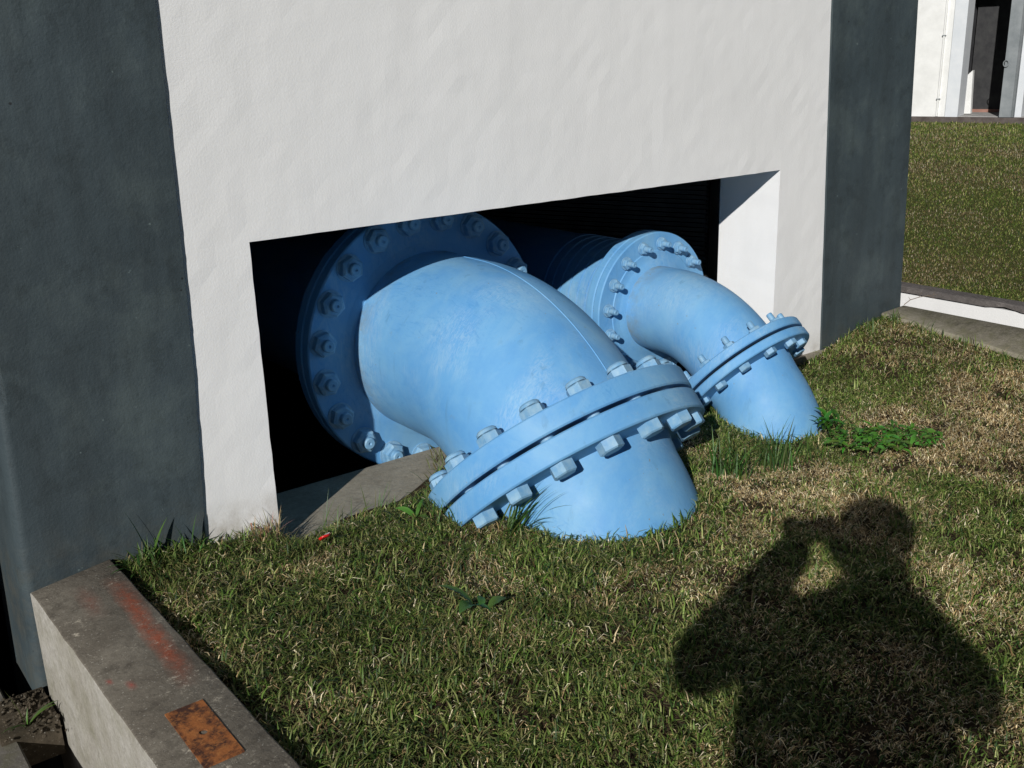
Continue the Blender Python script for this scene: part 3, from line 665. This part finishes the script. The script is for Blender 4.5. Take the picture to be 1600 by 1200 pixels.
# lawn across the channel
n = 90000; r = np.random.default_rng(8); t = r.random(n); d = 5.985+15.6*t**1.5; 
y0 = d*(.30+.0*t); y1 = d*.66; yy = y0+(y1-y0)*r.random(n)
fgx = 21.1+ (13.2-yy)*.2522-.25; keep = d < fgx; d, yy = d[keep], yy[keep]; n = len(d)
g2 = np.clip(.84+.9*(N1(d*.8, yy*.8)-.5)+.5*(N2(d*3, yy*3)-.5)-.25*np.exp(-((d-12)**2/9)), .1, .95); isg = r.random(n) < g2
sc = .8+(d-6)/9
col = np.where(isg[:, None], GREENS[r.integers(0, 5, n)]*np.array([1.05, .92, .9]), STRAWS[r.integers(0, 5, n)]*.48)*r.uniform(.75, 1.2, n)[:, None]
a_lawn = .016
o = blades('lawn_grass', d, yy, a_lawn-(d-5.956)*.00978, r.uniform(.016, .036, n)*sc, r.uniform(.004, .008, n)*sc, r.uniform(.3, 1.3, n), r.uniform(0, 6.28, n), col, GRASSM)
tag(o, 'mown lawn grass on the far side of the white retaining wall', 'grass', kind='stuff')

# long blades, used for tufts
def long_tuft(name, label, cat, spots, seed, col=(.07, .15, .03), group=None):
    """each blade a curved tapering ribbon; spots = (x,y,z,length,width,lean,azimuth)"""
    r = random.Random(seed); vs = []; fs = []; cs = []
    x0, y0, z0 = spots[0][:3]
    for (x, y, z, L, W, lean, az) in spots:
        dx, dy = math.cos(az), math.sin(az); tw = r.gauss(0, .5); k0 = len(vs); c = [v*r.uniform(.75, 1.3) for v in col]; N = 7; px, py, pz = x-x0, y-y0, z-z0; lz = lean*.5
        for i in range(N+1):
            t = i/N; w_ = W*(.75+.5*t if t < .4 else (.95*(1-((t-.4)/.6)**1.6)+.02)); sx, sy = -dy*math.cos(tw)+dx*math.sin(tw)*.4, dx*math.cos(tw)+dy*math.sin(tw)*.4
            keel = .25*w_
            vs += [(px-sx*w_/2, py-sy*w_/2, pz), (px, py, pz-keel), (px+sx*w_/2, py+sy*w_/2, pz+math.sin(tw)*w_*.4)]; cs += [c, [v*.9 for v in c], c]
            a = lz+lean*1.0*t; px += dx*math.sin(a)*L/N; py += dy*math.sin(a)*L/N; pz += math.cos(a)*L/N
        for i in range(N):
            a = k0+i*3; fs += [(a, a+1, a+4, a+3), (a+1, a+2, a+5, a+4)]
    me = mesh(name, vs, fs, True); ca = me.color_attributes.new('Col', 'FLOAT_COLOR', 'POINT'); ca.data.foreach_set('color', np.array([[*c, 1] for c in cs], np.float32).ravel())
    o = link(name, me, LEAFM); o.location = (x0, y0, z0); tag(o, label, cat, group); return o
def tuft(cx, cy, n, L, W, seed, spread=.02, lean=(.1, .8), az=None, azs=3.14, zoff=0):
    r = random.Random(seed); out = []
    for _ in range(n):
        ra = spread*1.6*r.random()**.7; an = r.uniform(0, 6.28); x = cx+ra*math.cos(an); y = cy+ra*math.sin(an)
        out.append((x, y, float(gz(x, y))-.004+zoff, L*r.uniform(.5, 1.1), W*r.uniform(.7, 1.2), r.uniform(*lean), (az if az is not None else 0)+r.uniform(-azs, azs)))
    return out
TG = 'long grass tufts'
def T(label, spots, seed, col=(.07, .15, .03)): long_tuft('grass_tuft', label, 'grass tuft', spots, seed, col, TG)
T('long dark blades fanning against the near teal pillar at the curb end', [(.83, 3.03, .0, .21, .012, .30, 2.9), (.83, 3.03, .0, .16, .012, .55, .25), (.79, 3.02, .0, .13, .012, .8, 3.3), (.78, 3.01, .0, .13, .010, 1.1, 3.5), (.80, 3.02, .0, .09, .012, .4, 1.5), (.775, 3.00, .0, .13, .011, 1.2, 3.7), (.77, 2.98, .0, .11, .010, 1.3, 4.2)] + tuft(.82, 3.01, 26, .11, .009, 2, .035, (.3, 1.1)), 2)
T('dark grass tuft along the foot of the near teal pillar beside the white wall', [(.95, 3.03, .0, .12, .010, .3, 2.8), (.96, 3.03, .0, .13, .010, .35, .4)] + tuft(.96, 3.02, 30, .10, .008, 3, .04, (.3, 1.1)), 3)
T('spray of long grass sticking out from under the lower bolts of the big flange', tuft(1.86, 2.50, 44, .24, .007, 4, .03, (.4, 1.1), -.3, .9), 4, (.08, .15, .035))
T('upright long grass in front of the small pipe where it enters the ground', tuft(3.03, 2.36, 54, .22, .0065, 5, .05, (.1, .7)), 5, (.075, .15, .035))
T('lower long grass at the right hand front of the small pipe', tuft(3.20, 2.30, 18, .15, .006, 15, .04, (.1, .6)), 15, (.075, .15, .035))
T('dense long grass in the dark gap between the two pipes', tuft(2.80, 2.38, 56, .19, .007, 6, .05, (.2, 1.0)), 6, (.065, .14, .03))
T('thin stalks in front of the sill, nearer to the white wall corner', tuft(1.44, 2.96, 12, .15, .004, 7, .04, (.1, .8), .2, 1.0), 7, (.09, .15, .045))
T('thin stalks in front of the sill, nearer to the big pipe', tuft(1.62, 2.98, 12, .13, .004, 17, .045, (.2, .8), .3, 1.2), 17, (.09, .15, .045))
T('ragged grass overlapping the sunk left end of the big flange', tuft(1.74, 2.73, 60, .10, .005, 31, .06, (.2, 1.1)), 31, (.09, .15, .035))
T('mixed dry and green clump on the sill against the big pipe', tuft(2.0, 3.12, 44, .085, .005, 8, .04, (.3, 1.2), zoff=.01), 8, (.16, .16, .06))
T('green clump between the sill and the rim of the big flange', tuft(1.90, 2.99, 40, .09, .005, 18, .045, (.3, 1.2)), 18, (.10, .15, .045))
T('dry straw tuft against the foot of the white wall corner', tuft(1.22, 3.01, 70, .12, .0045, 9, .04, (.2, 1.2)), 9, (.40, .29, .18))
T('short green tuft at the foot of the far teal pillar next to the white wall', tuft(4.42, 3.02, 16, .07, .006, 10, .04, (.1, .8)), 10, (.08, .14, .035))
T('short green tuft at the middle of the far teal pillar foot', tuft(4.60, 3.02, 14, .10, .006, 20, .04, (.1, .8)), 20, (.08, .14, .035))
T('green tuft where the right curb meets the far teal pillar', tuft(4.74, 2.96, 16, .11, .006, 21, .03, (.1, .8)), 21, (.08, .14, .035))
T('thin tuft leaning over the right curb close to the far teal pillar', tuft(4.74, 2.78, 12, .09, .005, 11, .04, (.1, .9)), 11, (.10, .15, .04))
T('thin tuft leaning over the middle of the right curb', tuft(4.74, 2.56, 10, .09, .005, 22, .04, (.1, .9)), 22, (.10, .15, .04))
T('thin tuft at the right curb by the edge of the photo', tuft(4.75, 2.36, 9, .07, .005, 24, .012, (.1, .9)), 24, (.10, .15, .04))
T('low strappy weed growing in the channel at the pillar foot', [(.375, 2.88, -.31, .14, .008, .35, 2.5), (.375, 2.88, -.31, .12, .011, 1.25, .15), (.375, 2.88, -.31, .12, .011, 1.05, -.35), (.375, 2.88, -.31, .10, .010, 1.2, -2.6), (.375, 2.88, -.31, .11, .009, 1.1, -2.2), (.375, 2.88, -.31, .06, .007, .4, .9), (.38, 2.88, -.31, .09, .007, 1.3, .5)], 12, (.085, .15, .035))
# broad-leaf weeds
def leafy(name, label, leaves, seed, col=(.045, .15, .02), group=None):
    """each leaf: (x,y,z, length, width, pitch up, azimuth)"""
    r = random.Random(seed); vs = []; fs = []; cs = []; x0, y0, z0 = leaves[0][:3]
    for (x, y, z, L, W, pit, az) in leaves:
        dx, dy = math.cos(az), math.sin(az); N = 7; k0 = len(vs); roll = r.gauss(0, .3); c = [v*r.uniform(.7, 1.35) for v in col]; px, py, pz = x-x0, y-y0, z-z0
        for i in range(N+1):
            t = i/N; w_ = W*math.sin(math.pi*min(1, .08+t*.95))**.8*(1-.25*t)+.0006; a = pit-1.0*t; up = .22*w_*(1 if i % 2 else .7)
            vs += [(px+dy*w_/2, py-dx*w_/2, pz+up+roll*w_/2), (px, py, pz), (px-dy*w_/2, py+dx*w_/2, pz+up-roll*w_/2)]; cs += [c, [v*.85 for v in c], [v*1.05 for v in c]]
            px += dx*math.cos(a)*L/N; py += dy*math.cos(a)*L/N; pz = pz+math.sin(a)*L/N
        for i in range(N): a = k0+i*3; fs += [(a, a+1, a+4, a+3), (a+1, a+2, a+5, a+4)]
    me = mesh(name, vs, fs, True); ca = me.color_attributes.new('Col', 'FLOAT_COLOR', 'POINT'); ca.data.foreach_set('color', np.array([[*c, 1] for c in cs], np.float32).ravel())
    o = link(name, me, LEAFM); o.location = (x0, y0, z0); tag(o, label, 'weed', group); return o
r = random.Random(5); lv = []
for k in range(300):
    ra = r.random()**.6; an = r.uniform(0, 6.28); x = 3.44+.20*ra*math.cos(an); y = 2.13+.15*ra*math.sin(an)-.35*(x-3.44)
    lv.append((x, y, .012+r.uniform(0, .025), r.uniform(.028, .055), r.uniform(.010, .018), r.uniform(.1, .75), r.uniform(0, 6.28)))
leafy('broadleaf_weed', 'low mat of bright green leafy weed in the lawn right of the small pipe', lv, 5, (.085, .22, .035), group='broad leaved weeds in the grass')
lv = [(3.375+r.gauss(0, .022), 2.345+r.gauss(0, .022), .01+r.uniform(0, .06), r.uniform(.05, .085), r.uniform(.013, .02), r.uniform(.2, 1.1), r.uniform(0, 6.28)) for k in range(26)]
leafy('broadleaf_weed', 'taller leafy weed sprig touching the foot of the small pipe', lv, 6, group='broad leaved weeds in the grass')
lv = [(1.445, 2.14, .022, .12, .030, .9, 2.3), (1.445, 2.14, .022, .07, .045, .5, 3.5), (1.445, 2.135, .02, .06, .030, .3, 5.2), (1.475, 2.10, .02, .075, .040, .4, .1), (1.46, 2.12, .02, .05, .025, .5, .9)]
leafy('broadleaf_weed', 'single broad leaved seedling in the near lawn below the big pipe', lv, 7, (.06, .19, .03), group='broad leaved weeds in the grass')
lv = [(1.66, 2.78, .0, .09, .016, .9, .6), (1.655, 2.78, .0, .08, .018, .8, 2.2), (1.66, 2.775, .0, .06, .016, .6, 5.0), (1.60, 2.83, .0, .06, .02, .9, 2.6)]
leafy('broadleaf_weed', 'pale leafed seedling in the grass in front of the sill', lv, 8, (.10, .17, .04), group='broad leaved weeds in the grass')
# crushed red bottle cap with silver inside
bm = bmesh.new(); seg = 42; cr_ = .024
rings = []
for (rr, zz) in ((.3, .000), (.8, .0005), (.97, .003), (1.06, .009), (1.0, .009), (.9, .004), (.3, .0015)):
    rings.append([bm.verts.new((math.cos(2*math.pi*k/seg)*cr_*rr*(1+(.05*math.cos(21*2*math.pi*k/seg) if .95 < rr else 0)), math.sin(2*math.pi*k/seg)*cr_*rr*.8, zz+(.004*math.cos(2*math.pi*k/seg)**2))) for k in range(seg)])
for A_, B_ in zip(rings, rings[1:]):
    for k in range(seg): bm.faces.new((A_[k], A_[(k+1) % seg], B_[(k+1) % seg], B_[k]))
bm.faces.new(rings[0][::-1]); bm.faces.new(rings[-1])
REDP = mat_simple('red_cap_paint', (.55, .012, .01), (.6, .02, .015), 30, .3, .5, 0, .05); TIN = mat_simple('bare_tin', (.6, .6, .6), (.7, .7, .68), 60, .35, .5, .8, .05)
o = from_bm('bottle_cap', bm, [REDP, TIN], smooth=True)
for p in o.data.polygons:
    if (p.center.x**2+(p.center.y/.8)**2)**.5 < cr_*.95 and p.normal.z > .1: p.material_index = 1
o.location = (1.325, 2.80, .020); o.rotation_euler = (R(-32), R(12), R(40)); tag(o, 'crushed red bottle cap lying in the grass near the white wall corner', 'bottle cap')
# dead twig on the coping
bm = bmesh.new(); P0 = Vector((5.53, 3.42, .02))
tube(bm, [(5.04, 3.05, .15), (5.08, 3.04, .172), (5.13, 3.02, .182), (5.18, 3.0, .186), (5.25, 2.985, .183)], [.0022, .002, .0018, .0014, .001], 6)
for a, b_ in (((5.13, 3.02, .182), (5.17, 3.03, .20)), ((5.18, 3.0, .186), (5.21, 2.97, .170)), ((5.22, 2.99, .185), (5.25, 3.0, .198)), ((5.08, 3.04, .172), (5.11, 3.07, .178))): tube(bm, [a, b_], [.0014, .0008], 5)
for v in bm.verts: v.co.x -= .06
o = from_bm('twig', bm, mat_simple('dead_twig', (.16, .12, .09), (.24, .19, .14), 50)); tag(o, 'thin dead twig on the end of the right curb by the pillar', 'twig')
#PERSON#
# ------------------------------------------------------------------ the photographer, standing behind the camera (its shadow lies on the lawn)
HD = Vector((.81102, .58502, 0)); LAT = Vector((.58502, -.81102, 0))
def pp(u, off, z): return LAT*u+HD*off+Vector((0, 0, z))
FW = Vector((.57207, .76153, -.30465)); RT = Vector(ROT[0][0:1]+ROT[1][0:1]+ROT[2][0:1]); UPV = Vector((ROT[0][1], ROT[1][1], ROT[2][1])); CAMP = Vector((0, 0, 1.5))
def dev(r_, u_, f_): return CAMP+RT*r_+UPV*u_+FW*f_
def person():
    bm = bmesh.new()
    def loft(rings, seg=28):
        rs = []
        for (c, ax, ay, rx, ry) in rings: rs.append([bm.verts.new(c+ax*math.cos(2*math.pi*k/seg)*rx+ay*math.sin(2*math.pi*k/seg)*ry) for k in range(seg)])
        for A, B in zip(rs, rs[1:]):
            for k in range(seg): bm.faces.new((A[k], A[(k+1) % seg], B[(k+1) % seg], B[k]))
        bm.faces.new(rs[0][::-1]); bm.faces.new(rs[-1])
    def limb(pts, rad, seg=18):
        P = [Vector(p) for p in pts]; q = []; rr = []
        for i in range(len(P)-1):
            for k in range(6): t = k/6; q.append(P[i].lerp(P[i+1], t)); rr.append(rad[i]+(rad[i+1]-rad[i])*t)
        q.append(P[-1]); rr.append(rad[-1])
        q = [q[0]]+[(q[i-1]+q[i]*2+q[i+1])/4 for i in range(1, len(q)-1)]+[q[-1]]
        tube(bm, q, rr, seg)
        for p_, r_ in ((q[0], rr[0]), (q[-1], rr[-1])): bmesh.ops.create_uvsphere(bm, u_segments=14, v_segments=8, radius=r_*.99, matrix=Matrix.Translation(p_))
    uc = .116
    T = [(.86, .18, .115, uc, -.40), (.95, .215, .13, uc, -.40), (1.05, .24, .135, uc, -.40), (1.15, .252, .14, uc, -.40), (1.28, .252, .145, uc, -.40), (1.38, .240, .135, uc, -.40), (1.44, .205, .11, uc+.02, -.395), (1.485, .14, .085, uc+.045, -.385), (1.515, .085, .075, uc+.065, -.375)]
    loft([(pp(u, o, z), LAT, HD, rx, ry) for z, rx, ry, u, o in T])
    limb([pp(.185, -.385, 1.45), pp(.225, -.365, 1.53), pp(.235, -.345, 1.62)], [.125, .088, .075])
    # head: skull, jaw, nose, ears
    hc = pp(.228, -.325, 1.685); tilt = Matrix.Rotation(R(8), 3, LAT)  # looking slightly down at the screen
    def hv(x, y, z): return hc+LAT*x+HD*y+Vector((0, 0, z))
    def ell(c, r, sub=3):
        M = Matrix.Translation(c) @ Matrix([[LAT.x, HD.x, 0], [LAT.y, HD.y, 0], [0, 0, 1]]).to_4x4() @ Matrix.Diagonal((*r, 1)); bmesh.ops.create_icosphere(bm, subdivisions=sub, radius=1, matrix=M)
    ell(hv(0, -.012, .012), (.082, .098, .095)); ell(hv(0, .022, -.045), (.060, .068, .070)); ell(hv(0, .062, -.088), (.028, .022, .020), 2)
    tube(bm, [hv(0, .080, .006), hv(0, .096, -.018), hv(0, .104, -.034)], [.009, .012, .014], 10); ell(hv(0, .094, -.036), (.017, .010, .009), 2)
    ell(hv(0, .080, -.060), (.024, .010, .006), 2); ell(hv(0, .078, -.069), (.021, .010, .006), 2)
    for s in (-1, 1): ell(hv(s*.082, -.005, -.012), (.010, .020, .031), 2); ell(hv(s*.032, .078, .022), (.024, .012, .008), 2); ell(hv(s*.042, .062, -.028), (.022, .020, .018), 2)
    # arms, both hands on the small camera
    SH_L, EL_L, WR_L = pp(-.065, -.385, 1.415), pp(-.235, -.16, 1.190), dev(-.058, -.055, -.060)
    SH_R, EL_R, WR_R = pp(.290, -.385, 1.445), pp(.405, -.16, 1.205), dev(.095, -.035, -.055)
    limb([SH_L, SH_L.lerp(EL_L, .5)+Vector((0, 0, -.008)), EL_L], [.088, .085, .084]); limb([EL_L, EL_L.lerp(WR_L, .5), WR_L], [.084, .078, .062])
    limb([SH_R, SH_R.lerp(EL_R, .5), EL_R], [.090, .086, .088]); limb([EL_R, EL_R.lerp(WR_R, .5), WR_R], [.088, .066, .046])
    for s, WR in ((-1, WR_L), (1, WR_R)):
        pr0, pu0 = ((-.052, -.012) if s < 0 else (.072, .012)); palm = dev(pr0, pu0, -.045); limb([WR, WR.lerp(palm, .6), palm], [.038 if s < 0 else .032, .036, .030], 14)
        ell(palm, (.030, .034, .046), 2)
        ell(dev(s*.066, .028, -.040), (.030, .030, .040), 2)
        lens_ = (.052, .052, .048, .038)
        for k in range(4):       # fingers: the index over the top edge, the others round the grip side
            if k == 0: f_ = [dev(pr0, pu0+.036, -.046), dev(s*.066, .054, -.034), dev(s*.050, .058, -.024), dev(s*.034, .044, -.018)]
            elif k == 1: f_ = [dev(pr0, pu0+.026, -.040), dev(s*.074, .040, -.018), dev(s*.056, .030, -.0095), dev(s*.040, .022, -.009)]
            else: f_ = [dev(pr0, pu0+.026-.020*k, -.040), dev(s*.076, .026-.021*(k-1), -.014), dev(s*(.072-lens_[k]*.45), .024-.021*(k-1), -.0085), dev(s*(.066-lens_[k]*.82), .022-.020*(k-1), -.009)]
            tube(bm, f_, [.0098, .0092, .0082, .0066], 10); bmesh.ops.create_icosphere(bm, subdivisions=2, radius=.0066, matrix=Matrix.Translation(f_[3])); bmesh.ops.create_icosphere(bm, subdivisions=2, radius=.0094, matrix=Matrix.Translation(f_[1]))
        t0 = dev(s*.072, -.025, -.060); t1 = dev(s*.052, -.008, -.066); t2 = dev(s*.028, .002, -.058); tube(bm, [t0, t1, t2], [.013, .011, .0085], 10); bmesh.ops.create_icosphere(bm, subdivisions=2, radius=.0085, matrix=Matrix.Translation(t2))
    # legs and shoes
    for s in (-1, 1):
        hu = uc+s*.095; fu = uc+s*.125
        limb([pp(hu, -.40, .90), pp(hu+s*.005, -.395, .70), pp(fu-s*.01, -.385, .48), pp(fu, -.41, .30), pp(fu, -.425, .09)], [.098, .088, .066, .062, .050])
        limb([pp(fu, -.46, .030), pp(fu, -.38, .032), pp(fu+s*.02, -.24, .018), pp(fu+s*.022, -.20, .012)], [.042, .046, .040, .030])
    bmesh.ops.recalc_face_normals(bm, faces=bm.faces)
    for v in bm.verts:
        if v.co.z < -.026: v.co.z = -.026
    me = bpy.data.meshes.new('person'); bm.to_mesh(me); bm.free(); tmp = bpy.data.objects.new('tmp', me); COL.objects.link(tmp)
    md = tmp.modifiers.new('r', 'REMESH'); md.mode = 'VOXEL'; md.voxel_size = .0062; md.use_smooth_shade = True
    sm = tmp.modifiers.new('s', 'SMOOTH'); sm.factor = .5; sm.iterations = 3
    ev = tmp.evaluated_get(bpy.context.evaluated_depsgraph_get()); m2 = bpy.data.meshes.new_from_object(ev); bpy.data.objects.remove(tmp); m2.name = 'person'
    SK = mat_simple('skin', (.42, .24, .16), (.50, .30, .21), 30, .55, .35, 0, .1); JK = mat_simple('jacket_cloth', (.03, .035, .05), (.05, .055, .075), 60, .9, .2)
    TR = mat_simple('denim', (.04, .05, .08), (.07, .085, .12), 80, .9, .2); SHM = mat_simple('shoe_leather', (.03, .022, .016), (.05, .035, .025), 30, .5)
    o = link('person', m2, [JK, SK, TR, SHM]); n = len(m2.polygons); c = np.zeros(n*3); m2.polygons.foreach_get('center', c); c = c.reshape(-1, 3)
    idx = np.zeros(n, int); idx[c[:, 2] < .90] = 2; idx[c[:, 2] < .085] = 3; idx[c[:, 2] > 1.555] = 1
    wl, wr_ = np.array(WR_L.lerp(EL_L, .12)), np.array(WR_R.lerp(EL_R, .12))
    for wv, el in ((wl, np.array(EL_L)), (wr_, np.array(EL_R))):
        ax = wv-el; ax /= np.linalg.norm(ax); idx[((c-wv)@ax > 0) & (np.linalg.norm(c-wv, axis=1) < .22) & (np.linalg.norm(c-np.array(CAMP), axis=1) < .17)] = 1
    m2.materials.clear()
    for m in (JK, SK, TR, SHM): m2.materials.append(m)
    m2.polygons.foreach_set('material_index', idx.astype(np.int32)); m2.polygons.foreach_set('use_smooth', [True]*n); m2.update()
    tag(o, 'person in a dark jacket holding a compact camera up with both hands', 'person')
    HAIR = mat_simple('dark_hair', (.02, .014, .010), (.05, .035, .025), 120, .6, .4, 0, .8, .004)
    b2 = bmesh.new(); M = Matrix.Translation(hv(0, -.020, .022)) @ Matrix([[LAT.x, HD.x, 0], [LAT.y, HD.y, 0], [0, 0, 1]]).to_4x4() @ Matrix.Diagonal((.119, .119, .112, 1))
    bmesh.ops.create_icosphere(b2, subdivisions=4, radius=1, matrix=M)
    dl = [v for v in b2.verts if ((v.co-hc).dot(HD) > .045 and v.co.z < hc.z+.062) or v.co.z < hc.z-.075]
    bmesh.ops.delete(b2, geom=dl, context='VERTS')
    for v in b2.verts: v.co += (v.co-hc).normalized()*random.uniform(-.002, .004)
    h_ = from_bm('hair', b2, HAIR, o, smooth=True); h_.modifiers.new('s', 'SOLIDIFY').thickness = .004
    EYE = mat_simple('dark_eye', (.03, .02, .015), (.05, .035, .025), 10, .2, .5, 0, 0)
    for s in (-1, 1):
        b2 = bmesh.new(); bmesh.ops.create_uvsphere(b2, u_segments=16, v_segments=10, radius=.0105, matrix=Matrix.Translation(hv(s*.032, .076, .004))); from_bm('eye', b2, EYE, o, smooth=True)
person()
cc = empty('compact_camera', CAMP-FW*.030); tag(cc, 'small black compact camera held up in both hands of the person', 'camera')
CO = Vector(cc.location); BLK = mat_simple('black_plastic', (.02, .02, .02), (.03, .03, .03), 50, .4, .5, 0, .1)
MR = Matrix([list(r) for r in ROT]).to_4x4()
bm = bmesh.new(); box(bm, -.054, .054, -.032, .052, -.010, .012); bmesh.ops.bevel(bm, geom=list(bm.edges), offset=.004, segments=3, affect='EDGES')
for v in bm.verts: v.co = MR @ v.co
from_bm('body', bm, BLK, cc, auto=40)
bm = bmesh.new(); lathe(bm, (0, 0, 0), (0, 0, -1), [(.008, .019), (.016, .019), (.0165, .015), (.013, .012), (.012, 0)], 32)
for v in bm.verts: v.co = MR @ v.co
from_bm('lens', bm, mat_simple('lens_ring', (.25, .25, .25), (.3, .3, .3), 40, .3, .5, .7, 0), cc, smooth=False)
